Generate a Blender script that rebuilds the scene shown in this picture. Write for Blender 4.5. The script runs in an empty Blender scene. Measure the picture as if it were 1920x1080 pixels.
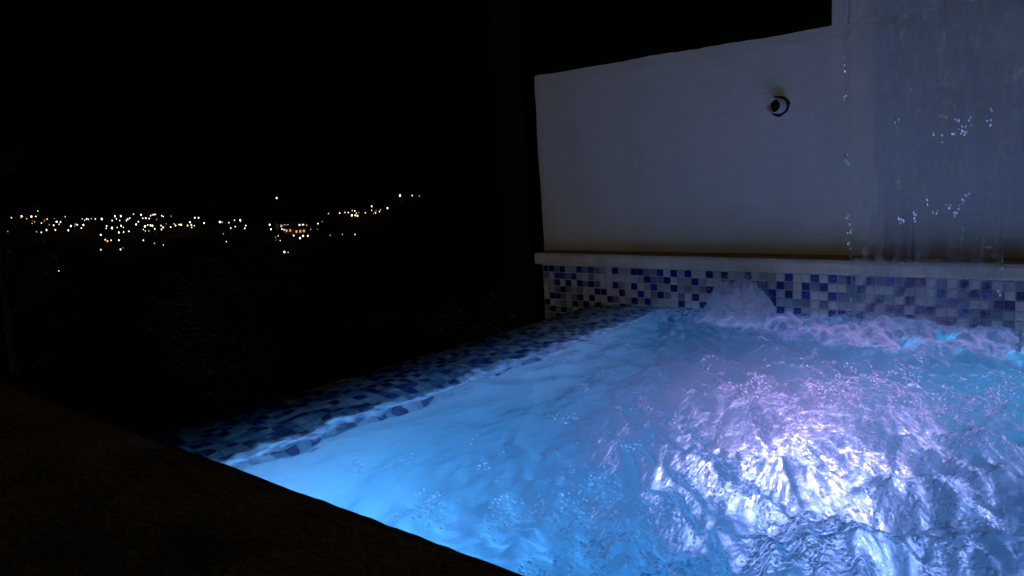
import bpy, bmesh, math, random
import numpy as np
from mathutils import Vector, Matrix

random.seed(7); RNG = np.random.default_rng(11)
scene = bpy.context.scene
COL = scene.collection

# ------------------------------------------------------------------ camera
# world frame: x runs along the white wall (to the right), y towards the wall, z = 0 is the water level
F_PX, ROLL, PITCH, YAW = 1430.0, math.radians(3.5), math.radians(8.27), math.radians(40.4)
CAM = np.array([0.0, 0.0, 0.58])
fw = np.array([-math.sin(YAW) * math.cos(PITCH), math.cos(YAW) * math.cos(PITCH), -math.sin(PITCH)])
rt0 = np.array([math.cos(YAW), math.sin(YAW), 0.0]); up0 = np.cross(rt0, fw)
RT = math.cos(ROLL) * rt0 - math.sin(ROLL) * up0
UP = math.sin(ROLL) * rt0 + math.cos(ROLL) * up0
def ray(px, py): return fw + RT * (px - 960) / F_PX + UP * (540 - py) / F_PX
cam_d = bpy.data.cameras.new('camera'); cam = bpy.data.objects.new('camera', cam_d); COL.objects.link(cam)
cam_d.sensor_width = 36.0; cam_d.lens = F_PX / 1920 * 36.0; cam_d.clip_start = 0.02; cam_d.clip_end = 6000
M = Matrix(((RT[0], UP[0], -fw[0], CAM[0]), (RT[1], UP[1], -fw[1], CAM[1]), (RT[2], UP[2], -fw[2], CAM[2]), (0, 0, 0, 1)))
cam.matrix_world = M
scene.camera = cam

# ------------------------------------------------------------------ night sky, one very weak warm directional light
SUN_EL, SUN_AZ = math.radians(11), math.radians(184)
world = bpy.data.worlds.new('World'); scene.world = world; world.use_nodes = True
wn = world.node_tree.nodes; wl = world.node_tree.links
sky = wn.new('ShaderNodeTexSky'); sky.sky_type = 'NISHITA'; sky.sun_disc = False
sky.sun_elevation = SUN_EL; sky.sun_rotation = SUN_AZ
wl.new(sky.outputs[0], wn['Background'].inputs['Color']); wn['Background'].inputs['Strength'].default_value = 0.00006
sd = bpy.data.lights.new('sun', 'SUN'); sd.energy = 0.105; sd.angle = math.radians(8); sd.color = (1.0, 0.90, 0.66)
sd.cycles.use_multiple_importance_sampling = False
sun = bpy.data.objects.new('sun', sd); COL.objects.link(sun)
# light travels from behind the camera towards the wall
sv = Vector((math.sin(SUN_AZ) * math.cos(SUN_EL), math.cos(SUN_AZ) * math.cos(SUN_EL), math.sin(SUN_EL)))
sun.rotation_euler = sv.to_track_quat('Z', 'Y').to_euler()

scene.view_settings.view_transform = 'Standard'; scene.view_settings.look = 'None'
scene.view_settings.gamma = 1.0; scene.view_settings.use_curve_mapping = False; scene.view_settings.exposure = 0.0
cy = scene.cycles
cy.max_bounces = 8; cy.diffuse_bounces = 2; cy.glossy_bounces = 3; cy.transmission_bounces = 6
cy.volume_bounces = 1; cy.transparent_max_bounces = 12
cy.sample_clamp_indirect = 4.0; cy.sample_clamp_direct = 0.0; cy.blur_glossy = 0.2
cy.use_denoising = True; cy.use_adaptive_sampling = True; cy.adaptive_threshold = 0.02

# ------------------------------------------------------------------ helpers
def tag(o, label=None, cat=None, group=None, kind=None):
    if label: o['label'] = label
    if cat: o['category'] = cat
    if group: o['group'] = group
    if kind: o['kind'] = kind
    return o
def mobj(name, verts, faces, mat=None, parent=None, smooth=False):
    me = bpy.data.meshes.new(name)
    me.from_pydata([tuple(v) for v in verts], [], [tuple(f) for f in faces]); me.update()
    if smooth: me.polygons.foreach_set('use_smooth', [True] * len(me.polygons))
    o = bpy.data.objects.new(name, me); COL.objects.link(o)
    if mat: me.materials.append(mat)
    if parent: o.parent = parent
    return o
def bobj(name, bm, mat=None, parent=None, smooth=False):
    me = bpy.data.meshes.new(name); bm.to_mesh(me); bm.free()
    if smooth: me.polygons.foreach_set('use_smooth', [True] * len(me.polygons))
    o = bpy.data.objects.new(name, me); COL.objects.link(o)
    if mat: me.materials.append(mat)
    if parent: o.parent = parent
    return o
def empty(name, loc=(0, 0, 0)):
    o = bpy.data.objects.new(name, None); COL.objects.link(o); o.location = loc; o.empty_display_size = 0.1
    return o
def box_bm(x0, x1, y0, y1, z0, z1, bevel=0.0, seg=2):
    bm = bmesh.new(); bmesh.ops.create_cube(bm, size=1.0)
    for v in bm.verts:
        v.co = ((x0 + x1) / 2 + v.co.x * (x1 - x0), (y0 + y1) / 2 + v.co.y * (y1 - y0), (z0 + z1) / 2 + v.co.z * (z1 - z0))
    if bevel: bmesh.ops.bevel(bm, geom=list(bm.edges), offset=bevel, segments=seg, profile=0.5, affect='EDGES')
    return bm
def tube_bm(bm, pts, radii, n=8, cap=True):
    rings = []
    for i, p in enumerate(pts):
        p = Vector(p)
        d = (Vector(pts[min(i + 1, len(pts) - 1)]) - Vector(pts[max(i - 1, 0)])).normalized()
        a = d.orthogonal().normalized() if abs(d.z) < 0.95 else Vector((1, 0, 0))
        a = (a - d * a.dot(d)).normalized(); b = d.cross(a)
        rings.append([bm.verts.new(p + (a * math.cos(t) + b * math.sin(t)) * radii[i]) for t in [2 * math.pi * k / n for k in range(n)]])
    for r0, r1 in zip(rings, rings[1:]):
        for k in range(n): bm.faces.new((r0[k], r0[(k + 1) % n], r1[(k + 1) % n], r1[k]))
    if cap:
        bm.faces.new(list(reversed(rings[0]))); bm.faces.new(rings[-1])
    return bm
def fft_noise(ny, nx, cell, lam_lo, lam_hi, seed, aniso=1.0, rot=0.0):
    """band-passed gaussian noise on a grid of spacing cell, wavelengths lam_lo..lam_hi metres, unit variance"""
    r = np.random.default_rng(seed); w = np.fft.rfft2(r.standard_normal((ny, nx)))
    ky = np.fft.fftfreq(ny, cell)[:, None]; kx = np.fft.rfftfreq(nx, cell)[None, :]
    c, s = math.cos(rot), math.sin(rot)
    k = np.sqrt((c * kx + s * ky) ** 2 + ((-s * kx + c * ky) * aniso) ** 2)
    band = np.exp(-(np.log(np.maximum(k, 1e-9) * math.sqrt(lam_lo * lam_hi)) / (0.5 * math.log(lam_hi / lam_lo) + 0.15)) ** 2)
    band[0, 0] = 0
    f = np.fft.irfft2(w * band, s=(ny, nx)); return f / f.std()

# ------------------------------------------------------------------ materials
def new_mat(name):
    m = bpy.data.materials.new(name); m.use_nodes = True
    nt = m.node_tree; return m, nt.nodes, nt.links, nt.nodes['Principled BSDF'], nt.nodes['Material Output']
def N(nodes, kind, **kw):
    n = nodes.new(kind)
    for k, v in kw.items():
        if hasattr(n, k) and k not in n.inputs: setattr(n, k, v)
        else: n.inputs[k].default_value = v
    return n
def plain(name, col, rough=0.6, var=0.25, scale=30, bump=0.0, metal=0.0, spec=0.5, bscale=None):
    m, nd, lk, p, out = new_mat(name)
    tc = nd.new('ShaderNodeTexCoord')
    nz = N(nd, 'ShaderNodeTexNoise', Scale=scale, Detail=5.0, Roughness=0.6)
    lk.new(tc.outputs['Object'], nz.inputs['Vector'])
    r = nd.new('ShaderNodeValToRGB'); r.color_ramp.elements[0].position = 0.3; r.color_ramp.elements[1].position = 0.7
    r.color_ramp.elements[0].color = tuple(c * (1 - var) for c in col) + (1,); r.color_ramp.elements[1].color = tuple(min(1, c * (1 + var)) for c in col) + (1,)
    lk.new(nz.outputs['Fac'], r.inputs['Fac']); lk.new(r.outputs['Color'], p.inputs['Base Color'])
    p.inputs['Roughness'].default_value = rough; p.inputs['Metallic'].default_value = metal; p.inputs['Specular IOR Level'].default_value = spec
    if bump:
        b = N(nd, 'ShaderNodeBump', Strength=0.6, Distance=bump); n2 = N(nd, 'ShaderNodeTexNoise', Scale=bscale or scale * 3, Detail=6.0)
        lk.new(tc.outputs['Object'], n2.inputs['Vector']); lk.new(n2.outputs['Fac'], b.inputs['Height']); lk.new(b.outputs['Normal'], p.inputs['Normal'])
    return m
def glow(name, col, strength):
    m, nd, lk, p, out = new_mat(name); p.inputs['Base Color'].default_value = (0.2, 0.2, 0.2, 1)
    p.inputs['Emission Color'].default_value = tuple(col) + (1,); p.inputs['Emission Strength'].default_value = strength
    return m

def plaster_mat():
    m, nd, lk, p, out = new_mat('white_plaster')
    tc = nd.new('ShaderNodeTexCoord')
    n1 = N(nd, 'ShaderNodeTexNoise', Scale=2.2, Detail=6.0, Roughness=0.6); lk.new(tc.outputs['Object'], n1.inputs['Vector'])
    mp = N(nd, 'ShaderNodeMapping'); mp.inputs['Scale'].default_value = (9, 9, 0.7); lk.new(tc.outputs['Object'], mp.inputs['Vector'])
    n2 = N(nd, 'ShaderNodeTexNoise', Scale=1.0, Detail=4.0); lk.new(mp.outputs['Vector'], n2.inputs['Vector'])
    a = N(nd, 'ShaderNodeMath', operation='ADD'); lk.new(n1.outputs['Fac'], a.inputs[0]); lk.new(n2.outputs['Fac'], a.inputs[1])
    r = nd.new('ShaderNodeValToRGB'); r.color_ramp.elements[0].position = 0.70; r.color_ramp.elements[1].position = 1.15
    r.color_ramp.elements[0].color = (0.62, 0.66, 0.63, 1); r.color_ramp.elements[1].color = (0.69, 0.73, 0.70, 1)
    lk.new(a.outputs[0], r.inputs['Fac'])
    # rusty run-off stain with a ragged edge, low on the wall
    sx = nd.new('ShaderNodeSeparateXYZ'); lk.new(tc.outputs['Object'], sx.inputs[0])
    n3 = N(nd, 'ShaderNodeTexNoise', Scale=9.0, Detail=5.0); lk.new(tc.outputs['Object'], n3.inputs['Vector'])
    ma = N(nd, 'ShaderNodeMath', operation='MULTIPLY_ADD'); lk.new(n3.outputs['Fac'], ma.inputs[0]); ma.inputs[1].default_value = -0.05; lk.new(sx.outputs['Z'], ma.inputs[2])
    mr = N(nd, 'ShaderNodeMapRange'); mr.inputs['From Min'].default_value = 0.188; mr.inputs['From Max'].default_value = 0.25
    mr.inputs['To Min'].default_value = 0.5; mr.inputs['To Max'].default_value = 0.0; lk.new(ma.outputs[0], mr.inputs['Value'])
    mx = N(nd, 'ShaderNodeMix', data_type='RGBA'); lk.new(mr.outputs[0], mx.inputs['Factor'])
    lk.new(r.outputs['Color'], mx.inputs['A']); mx.inputs['B'].default_value = (0.20, 0.10, 0.045, 1)
    lk.new(mx.outputs['Result'], p.inputs['Base Color']); p.inputs['Roughness'].default_value = 0.8; p.inputs['Specular IOR Level'].default_value = 0.25
    n4 = N(nd, 'ShaderNodeTexNoise', Scale=55.0, Detail=8.0, Roughness=0.65); lk.new(tc.outputs['Object'], n4.inputs['Vector'])
    b = N(nd, 'ShaderNodeBump', Strength=0.35, Distance=0.006); lk.new(n4.outputs['Fac'], b.inputs['Height'])
    mt = N(nd, 'ShaderNodeMapping'); mt.inputs['Scale'].default_value = (7, 7, 11); mt.inputs['Rotation'].default_value = (0, 0.5, 0); lk.new(tc.outputs['Object'], mt.inputs['Vector'])
    n5 = N(nd, 'ShaderNodeTexNoise', Scale=1.0, Detail=3.0, Roughness=0.5, Distortion=1.2); lk.new(mt.outputs['Vector'], n5.inputs['Vector'])
    b5 = N(nd, 'ShaderNodeBump', Strength=0.5, Distance=0.012); lk.new(n5.outputs['Fac'], b5.inputs['Height']); lk.new(b.outputs['Normal'], b5.inputs['Normal']); lk.new(b5.outputs['Normal'], p.inputs['Normal'])
    return m

MAT = {}
MAT['plaster'] = plaster_mat()
MAT['ledge'] = plain('ledge_render', (0.60, 0.57, 0.46), 0.75, 0.18, 14, 0.004)
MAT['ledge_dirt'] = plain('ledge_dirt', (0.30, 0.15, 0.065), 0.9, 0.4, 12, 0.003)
MAT['grout'] = plain('grout', (0.60, 0.59, 0.57), 0.8, 0.12, 60, 0.001)
def tile_mat(name, c): return plain(name, c, 0.16, 0.14, 25, 0.0004, spec=0.55)
TILE_M = [tile_mat('tile_navy', (0.006, 0.013, 0.13)), tile_mat('tile_royal', (0.010, 0.032, 0.29)),
          tile_mat('tile_slate', (0.15, 0.215, 0.30)), tile_mat('tile_grey', (0.33, 0.38, 0.42)), tile_mat('tile_white', (0.54, 0.57, 0.55))]
TILE_W = [0.38, 0.12, 0.12, 0.12, 0.26]
MAT['deck'] = plain('brown_deck_stone', (0.34, 0.22, 0.12), 0.85, 0.5, 5, 0.006, spec=0.2, bscale=60)
MAT['basin'] = plain('basin_render', (0.55, 0.66, 0.74), 0.5, 0.10, 20, 0.001)
MAT['pvc'] = plain('grey_pvc', (0.62, 0.64, 0.65), 0.35, 0.06, 40)
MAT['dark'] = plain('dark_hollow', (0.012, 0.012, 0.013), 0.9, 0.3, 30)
MAT['steel'] = plain('brushed_steel', (0.55, 0.56, 0.57), 0.3, 0.1, 60, metal=1.0)
MAT['soil'] = plain('dark_hillside', (0.035, 0.032, 0.018), 0.95, 0.5, 0.05, spec=0.1)
MAT['wood'] = plain('dark_wood', (0.012, 0.0115, 0.012), 0.85, 0.4, 18, 0.004, spec=0.2)
MAT['bark'] = plain('bark', (0.05, 0.038, 0.026), 0.9, 0.4, 22, 0.006, spec=0.2)
MAT['stem'] = plain('dry_stem', (0.17, 0.14, 0.09), 0.9, 0.3, 40, spec=0.2)
MAT['roof'] = plain('roof_tiles', (0.16, 0.07, 0.04), 0.9, 0.3, 0.8)
MAT['housewall'] = plain('house_wall', (0.30, 0.26, 0.20), 0.9, 0.2, 0.4)
def leaf_mat(name, col):
    m, nd, lk, p, out = new_mat(name); tc = nd.new('ShaderNodeTexCoord')
    n = N(nd, 'ShaderNodeTexNoise', Scale=9.0, Detail=3.0); lk.new(tc.outputs['Object'], n.inputs['Vector'])
    r = nd.new('ShaderNodeValToRGB'); r.color_ramp.elements[0].color = tuple(c * .55 for c in col) + (1,); r.color_ramp.elements[1].color = tuple(c * 1.4 for c in col) + (1,)
    lk.new(n.outputs['Fac'], r.inputs['Fac']); lk.new(r.outputs['Color'], p.inputs['Base Color']); p.inputs['Roughness'].default_value = 0.6
    return m
MAT['leaf'] = leaf_mat('leaf_green', (0.035, 0.046, 0.016)); MAT['leaf2'] = leaf_mat('leaf_olive', (0.05, 0.048, 0.018))

# --- foam: white bubbles, light comes through from below
def foam_nodes(nd, lk, noise_scale=35.0):
    tc = nd.new('ShaderNodeTexCoord')
    n = N(nd, 'ShaderNodeTexNoise', Scale=noise_scale, Detail=6.0, Roughness=0.65); lk.new(tc.outputs['Object'], n.inputs['Vector'])
    b = N(nd, 'ShaderNodeBump', Strength=0.5, Distance=0.008); lk.new(n.outputs['Fac'], b.inputs['Height'])
    tr = N(nd, 'ShaderNodeBsdfTranslucent'); tr.inputs['Color'].default_value = (0.88, 0.87, 0.90, 1)
    df = N(nd, 'ShaderNodeBsdfDiffuse'); df.inputs['Color'].default_value = (0.88, 0.87, 0.90, 1)
    lk.new(b.outputs['Normal'], tr.inputs['Normal']); lk.new(b.outputs['Normal'], df.inputs['Normal'])
    mx = N(nd, 'ShaderNodeMixShader'); mx.inputs[0].default_value = 0.2
    lk.new(tr.outputs[0], mx.inputs[1]); lk.new(df.outputs[0], mx.inputs[2]); return mx
def water_mat():
    m, nd, lk, p, out = new_mat('pool_water'); nd.remove(p)
    tc = nd.new('ShaderNodeTexCoord')
    at = nd.new('ShaderNodeAttribute'); at.attribute_name = 'foam'
    ac = nd.new('ShaderNodeAttribute'); ac.attribute_name = 'churn'
    # packed little bubbles: voronoi domes, only in churned patches
    mpv = N(nd, 'ShaderNodeMapping'); mpv.inputs['Scale'].default_value = (1, 1, 0.25); lk.new(tc.outputs['Object'], mpv.inputs['Vector'])
    vo = N(nd, 'ShaderNodeTexVoronoi', Scale=150.0); vo.feature = 'F1'; lk.new(mpv.outputs[0], vo.inputs['Vector'])
    af = nd.new('ShaderNodeAttribute'); af.attribute_name = 'froth'
    pc = N(nd, 'ShaderNodeMath', operation='MULTIPLY'); lk.new(af.outputs['Fac'], pc.inputs[0]); pc.inputs[1].default_value = 0.5
    inv = N(nd, 'ShaderNodeMath', operation='MULTIPLY'); lk.new(vo.outputs['Distance'], inv.inputs[0]); lk.new(pc.outputs[0], inv.inputs[1])
    b1 = N(nd, 'ShaderNodeBump', Strength=1.0, Distance=0.0042, invert=True); lk.new(inv.outputs[0], b1.inputs['Height'])
    rp = N(nd, 'ShaderNodeTexNoise', Scale=60.0, Detail=4.0, Roughness=0.6, Distortion=0.8); lk.new(tc.outputs['Object'], rp.inputs['Vector'])
    rm = N(nd, 'ShaderNodeMath', operation='MULTIPLY'); lk.new(rp.outputs['Fac'], rm.inputs[0]); lk.new(ac.outputs['Fac'], rm.inputs[1])
    b2 = N(nd, 'ShaderNodeBump', Strength=1.0, Distance=0.0035); lk.new(rm.outputs[0], b2.inputs['Height']); lk.new(b1.outputs['Normal'], b2.inputs['Normal'])
    gl = N(nd, 'ShaderNodeBsdfGlass', IOR=1.33, Roughness=0.055); lk.new(b2.outputs['Normal'], gl.inputs['Normal'])
    fm = foam_nodes(nd, lk)
    fn = N(nd, 'ShaderNodeTexNoise', Scale=22.0, Detail=6.0, Roughness=0.7); lk.new(tc.outputs['Object'], fn.inputs['Vector'])
    fa = N(nd, 'ShaderNodeMath', operation='ADD'); lk.new(at.outputs['Fac'], fa.inputs[0]); lk.new(fn.outputs['Fac'], fa.inputs[1])
    fr = N(nd, 'ShaderNodeMapRange'); fr.inputs['From Min'].default_value = 0.75; fr.inputs['From Max'].default_value = 1.35; fr.inputs['To Max'].default_value = 0.95; lk.new(fa.outputs[0], fr.inputs['Value'])
    # froth: single bubbles read as small bright grains, each cell with its own size
    wn_ = N(nd, 'ShaderNodeTexWhiteNoise'); lk.new(vo.outputs['Color'], wn_.inputs['Vector'])
    th_ = N(nd, 'ShaderNodeMapRange'); th_.inputs['To Min'].default_value = 0.05; th_.inputs['To Max'].default_value = 0.52; lk.new(wn_.outputs['Value'], th_.inputs['Value'])
    sb_ = N(nd, 'ShaderNodeMath', operation='SUBTRACT'); lk.new(th_.outputs[0], sb_.inputs[0]); lk.new(vo.outputs['Distance'], sb_.inputs[1])
    sp_ = N(nd, 'ShaderNodeMapRange'); sp_.inputs['From Min'].default_value = -0.03; sp_.inputs['From Max'].default_value = 0.10; sp_.inputs['To Max'].default_value = 0.85; lk.new(sb_.outputs[0], sp_.inputs['Value'])
    pc2 = N(nd, 'ShaderNodeMath', operation='MAXIMUM'); lk.new(af.outputs['Fac'], pc2.inputs[0]); pc2.inputs[1].default_value = 0.0
    sm_ = N(nd, 'ShaderNodeMath', operation='MULTIPLY'); lk.new(sp_.outputs[0], sm_.inputs[0]); lk.new(pc2.outputs[0], sm_.inputs[1])
    fx_ = N(nd, 'ShaderNodeMath', operation='MAXIMUM'); lk.new(fr.outputs[0], fx_.inputs[0]); lk.new(sm_.outputs[0], fx_.inputs[1])
    mx = nd.new('ShaderNodeMixShader'); lk.new(fx_.outputs[0], mx.inputs[0]); lk.new(gl.outputs[0], mx.inputs[1]); lk.new(fm.outputs[0], mx.inputs[2])
    lk.new(mx.outputs[0], out.inputs['Surface'])
    # aerated water: tiny bubbles scatter, red is absorbed first
    vs = N(nd, 'ShaderNodeVolumeScatter', Density=0.75, Anisotropy=0.1); vs.inputs['Color'].default_value = (0.95, 0.98, 1.0, 1)
    va = N(nd, 'ShaderNodeVolumeAbsorption', Density=2.0); va.inputs['Color'].default_value = (0.25, 0.89, 0.965, 1)
    ad = nd.new('ShaderNodeAddShader'); lk.new(vs.outputs[0], ad.inputs[0]); lk.new(va.outputs[0], ad.inputs[1]); lk.new(ad.outputs[0], out.inputs['Volume'])
    try: m.cycles.homogeneous_volume = True
    except Exception: pass
    try: m.cycles.volume_sampling = 'MULTIPLE_IMPORTANCE'
    except Exception: pass
    return m
MAT['water'] = water_mat()
def foam_mat():
    m, nd, lk, p, out = new_mat('foam'); nd.remove(p)
    fm = foam_nodes(nd, lk, 28.0)
    gl = N(nd, 'ShaderNodeBsdfTransparent')
    tc = nd.new('ShaderNodeTexCoord'); n = N(nd, 'ShaderNodeTexNoise', Scale=40.0, Detail=5.0); lk.new(tc.outputs['Object'], n.inputs['Vector'])
    mr = N(nd, 'ShaderNodeMapRange'); mr.inputs['From Min'].default_value = 0.35; mr.inputs['From Max'].default_value = 0.65; mr.inputs['To Min'].default_value = 0.45; mr.inputs['To Max'].default_value = 1.0; lk.new(n.outputs['Fac'], mr.inputs['Value'])
    mx = nd.new('ShaderNodeMixShader'); lk.new(mr.outputs[0], mx.inputs[0]); lk.new(gl.outputs[0], mx.inputs[1]); lk.new(fm.outputs[0], mx.inputs[2])
    lk.new(mx.outputs[0], out.inputs['Surface']); return m
MAT['foam'] = foam_mat()
def glass_mat(name, rough, ior=1.33, bump=0.0, bscale=(60, 60, 12), foam=0.0, clear=0.0):
    m, nd, lk, p, out = new_mat(name); nd.remove(p)
    g = N(nd, 'ShaderNodeBsdfGlass', IOR=ior, Roughness=rough)
    if bump:
        tc = nd.new('ShaderNodeTexCoord'); mp = N(nd, 'ShaderNodeMapping'); mp.inputs['Scale'].default_value = bscale; lk.new(tc.outputs['Object'], mp.inputs['Vector'])
        n = N(nd, 'ShaderNodeTexNoise', Scale=1.0, Detail=4.0, Roughness=0.6); lk.new(mp.outputs[0], n.inputs['Vector'])
        b = N(nd, 'ShaderNodeBump', Strength=1.0, Distance=bump); lk.new(n.outputs['Fac'], b.inputs['Height']); lk.new(b.outputs['Normal'], g.inputs['Normal'])
    if foam:
        fm = foam_nodes(nd, lk); mx = nd.new('ShaderNodeMixShader'); mx.inputs[0].default_value = foam
        lk.new(g.outputs[0], mx.inputs[1]); lk.new(fm.outputs[0], mx.inputs[2]); g = mx
        if clear > 0.6:      # white strands in the falling sheet
            ms = N(nd, 'ShaderNodeMapping'); ms.inputs['Scale'].default_value = (48, 5, 1.6); lk.new(tc.outputs['Object'], ms.inputs['Vector'])
            ns = N(nd, 'ShaderNodeTexNoise', Scale=1.0, Detail=4.0, Roughness=0.6); lk.new(ms.outputs[0], ns.inputs['Vector'])
            rs_ = N(nd, 'ShaderNodeMapRange'); rs_.inputs['From Min'].default_value = 0.45; rs_.inputs['From Max'].default_value = 0.72; rs_.inputs['To Min'].default_value = foam * 0.4; rs_.inputs['To Max'].default_value = foam * 6; lk.new(ns.outputs['Fac'], rs_.inputs['Value']); lk.new(rs_.outputs[0], mx.inputs[0])
    if clear:
        tp = nd.new('ShaderNodeBsdfTransparent'); mc = nd.new('ShaderNodeMixShader'); mc.inputs[0].default_value = clear
        lk.new(g.outputs[0], mc.inputs[1]); lk.new(tp.outputs[0], mc.inputs[2]); g = mc
    lk.new(g.outputs[0], out.inputs['Surface']); return m
def mirror_drop():  # opaque mirror surface for the added glints on the falling sheet
    m, nd, lk, p, out = new_mat('mirror_glints'); nd.remove(p)
    g = N(nd, 'ShaderNodeBsdfGlossy', Roughness=0.12); g.inputs['Color'].default_value = (0.98, 0.92, 0.82, 1)
    lk.new(g.outputs[0], out.inputs['Surface']); return m
MAT['bubble'] = glass_mat('bubble_film', 0.0, foam=0.25, clear=0.45); MAT['glint'] = mirror_drop(); MAT['drops'] = glass_mat('splash_drops', 0.05, foam=0.6)
MAT['sheet'] = glass_mat('falling_water', 0.05, bump=0.0015, foam=0.06, clear=0.66)

# ------------------------------------------------------------------ terrain (valley and the town's hillside)
def terr(x, y):
    d = np.sqrt(x * x + y * y)
    base = np.interp(d, [0, 3, 8, 40, 160, 350, 470, 620, 800, 930, 1200, 3000], [-1.6, -1.7, -3.0, -9.0, -19.0, -27.0, -27.5, -20.0, -10.5, -6.0, -12.0, -60.0])
    wob = 1.2 * np.sin(x * 0.013 + 1.1) * np.cos(y * 0.011) * np.clip((d - 60) / 300, 0, 1)
    return base + wob + 0.06 * np.sin(x * 1.7) * np.cos(y * 1.3) * np.clip((d - 3) / 6, 0, 1)
rad = np.concatenate([[0.5, 2, 3, 4, 5.5], np.geomspace(7, 3000, 70)]); th = np.linspace(0, 2 * math.pi, 120, endpoint=False)
tv, tf = [], []
for r in rad:
    xs, ys = r * np.cos(th), r * np.sin(th)
    tv += list(zip(xs, ys, terr(xs, ys)))
nT = len(th)
for i in range(len(rad) - 1):
    for k in range(nT):
        tf.append((i * nT + k, (i + 1) * nT + k, (i + 1) * nT + (k + 1) % nT, i * nT + (k + 1) % nT))
tf.append(tuple(range(nT - 1, -1, -1)))
tag(mobj('terrain', tv, tf, MAT['soil'], smooth=True), kind='structure')
def hit_terrain(px, py, lift):
    """where the line of sight through a photo pixel meets the hillside raised by lift metres (first crossing beyond 60 m)"""
    d = ray(px, py); d = d / math.hypot(d[0], d[1]); ts = np.linspace(60, 925, 3000)
    zs = CAM[2] + d[2] * ts - terr(d[0] * ts, d[1] * ts) - lift
    k = np.argmax(zs < 0)
    if zs[k] >= 0: k = int(np.argmin(zs))
    return np.array([d[0] * ts[k], d[1] * ts[k], terr(d[0] * ts[k], d[1] * ts[k])]), float(ts[k])

# ------------------------------------------------------------------ white wall with ledge and mosaic band
WY, TY = 2.94, 2.82          # plaster plane and tile plane
XL, XR = -2.288, 0.62        # wall ends
STEP, ZT1, ZT2 = -0.92, 1.047, 1.75
PITCH_T = 0.0318
wall = empty('garden_wall', (-0.8, WY + 0.1, -1.6))
tag(wall, 'white plaster wall behind the pool with stepped top and mosaic band', 'wall')
inv_wall = Matrix.Translation((0.8, -(WY + 0.1), 1.6))
def under(o, root):          # keep world placement under an empty that sits at its base
    o.parent = root; o.matrix_parent_inverse = Matrix.Translation(-root.location); return o
PIPE = (-1.113, 0.785)
def plaster_body():
    # front face as a grid with slightly wavy surface and ragged top edge, extruded back
    xs = np.unique(np.concatenate([np.arange(XL, XR, 0.03), [STEP, XR]]))
    def topz(x): return ZT1 if x < STEP else ZT2
    nz1, nz2 = 30, 20
    wob = lambda x, s: 0.0018 * math.sin(x * 7.3 + s) + 0.0012 * math.sin(x * 19 + 2 * s) + 0.0014 * math.sin(x * 71 + s) * math.sin(x * 3.1)
    bm = bmesh.new()
    def column(x, z0, z1, n, edge):
        out = []
        for k in range(n + 1):
            t = k / n; z = z0 + (z1 - z0) * t
            if k == n: z += wob(x, edge)
            xx = x + (wob(z, 5.0) if (x == XL) else 0)
            yy = WY + 0.002 * math.sin(x * 5 + z * 3) + 0.0015 * math.sin(x * 17 - z * 11)
            if k == n: yy += 0.006
            if x == XL: yy += 0.006
            out.append((xx, yy, z))
        return out
    def sheet(xlist, z0, z1f, n, edge):
        grid = [[bm.verts.new(p) for p in column(x, z0, z1f, n, edge)] for x in xlist]
        for a, b in zip(grid, grid[1:]):
            for k in range(n): bm.faces.new((a[k], b[k], b[k + 1], a[k + 1]))
    sheet([x for x in xs], -0.30, ZT1, nz1, 0.7)
    sheet([x for x in xs if x >= STEP - 1e-6], ZT1, ZT2, nz2, 2.1)
    bmesh.ops.remove_doubles(bm, verts=bm.verts, dist=0.004)
    ext = bmesh.ops.extrude_face_region(bm, geom=bm.faces[:])
    for v in [g for g in ext['geom'] if isinstance(g, bmesh.types.BMVert)]: v.co.y = WY + 0.20
    bmesh.ops.recalc_face_normals(bm, faces=bm.faces)
    return bm
under(bobj('plaster_body', plaster_body(), MAT['plaster']), wall)
# footing that carries the tiles, and the ledge on top of it
under(bobj('tile_backing', box_bm(-2.203, XR, TY + 0.002, WY + 0.19, -1.7, 0.1645), MAT['grout']), wall)
bm = bmesh.new()
xs = np.arange(-2.232, XR + 0.02, 0.025); prof = [(2.806, 0.166), (2.800, 0.172), (2.7985, 0.205), (2.804, 0.2155), (2.812, 0.218), (2.952, 0.219), (2.952, 0.166)]
rg = np.random.default_rng(5); jit = np.cumsum(rg.normal(0, 0.0006, (len(xs), 2)), axis=0); jit -= jit.mean(0)
jit = np.clip(jit * 0.5, -0.003, 0.003)
rows = []
for i, x in enumerate(xs):
    rows.append([bm.verts.new((x, y + (jit[i, 0] if 0 < k < 5 else 0), z + (jit[i, 1] * 0.6 if 2 <= k <= 4 else 0))) for k, (y, z) in enumerate(prof)])
for a, b in zip(rows, rows[1:]):
    for k in range(len(prof)): bm.faces.new((a[k], a[(k + 1) % len(prof)], b[(k + 1) % len(prof)], b[k]))
bm.faces.new(rows[0]); bm.faces.new(list(reversed(rows[-1])))
bmesh.ops.recalc_face_normals(bm, faces=bm.faces)
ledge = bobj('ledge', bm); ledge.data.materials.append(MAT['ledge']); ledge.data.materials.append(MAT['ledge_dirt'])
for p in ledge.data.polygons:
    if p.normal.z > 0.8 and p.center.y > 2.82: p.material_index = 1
under(ledge, wall)

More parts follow.
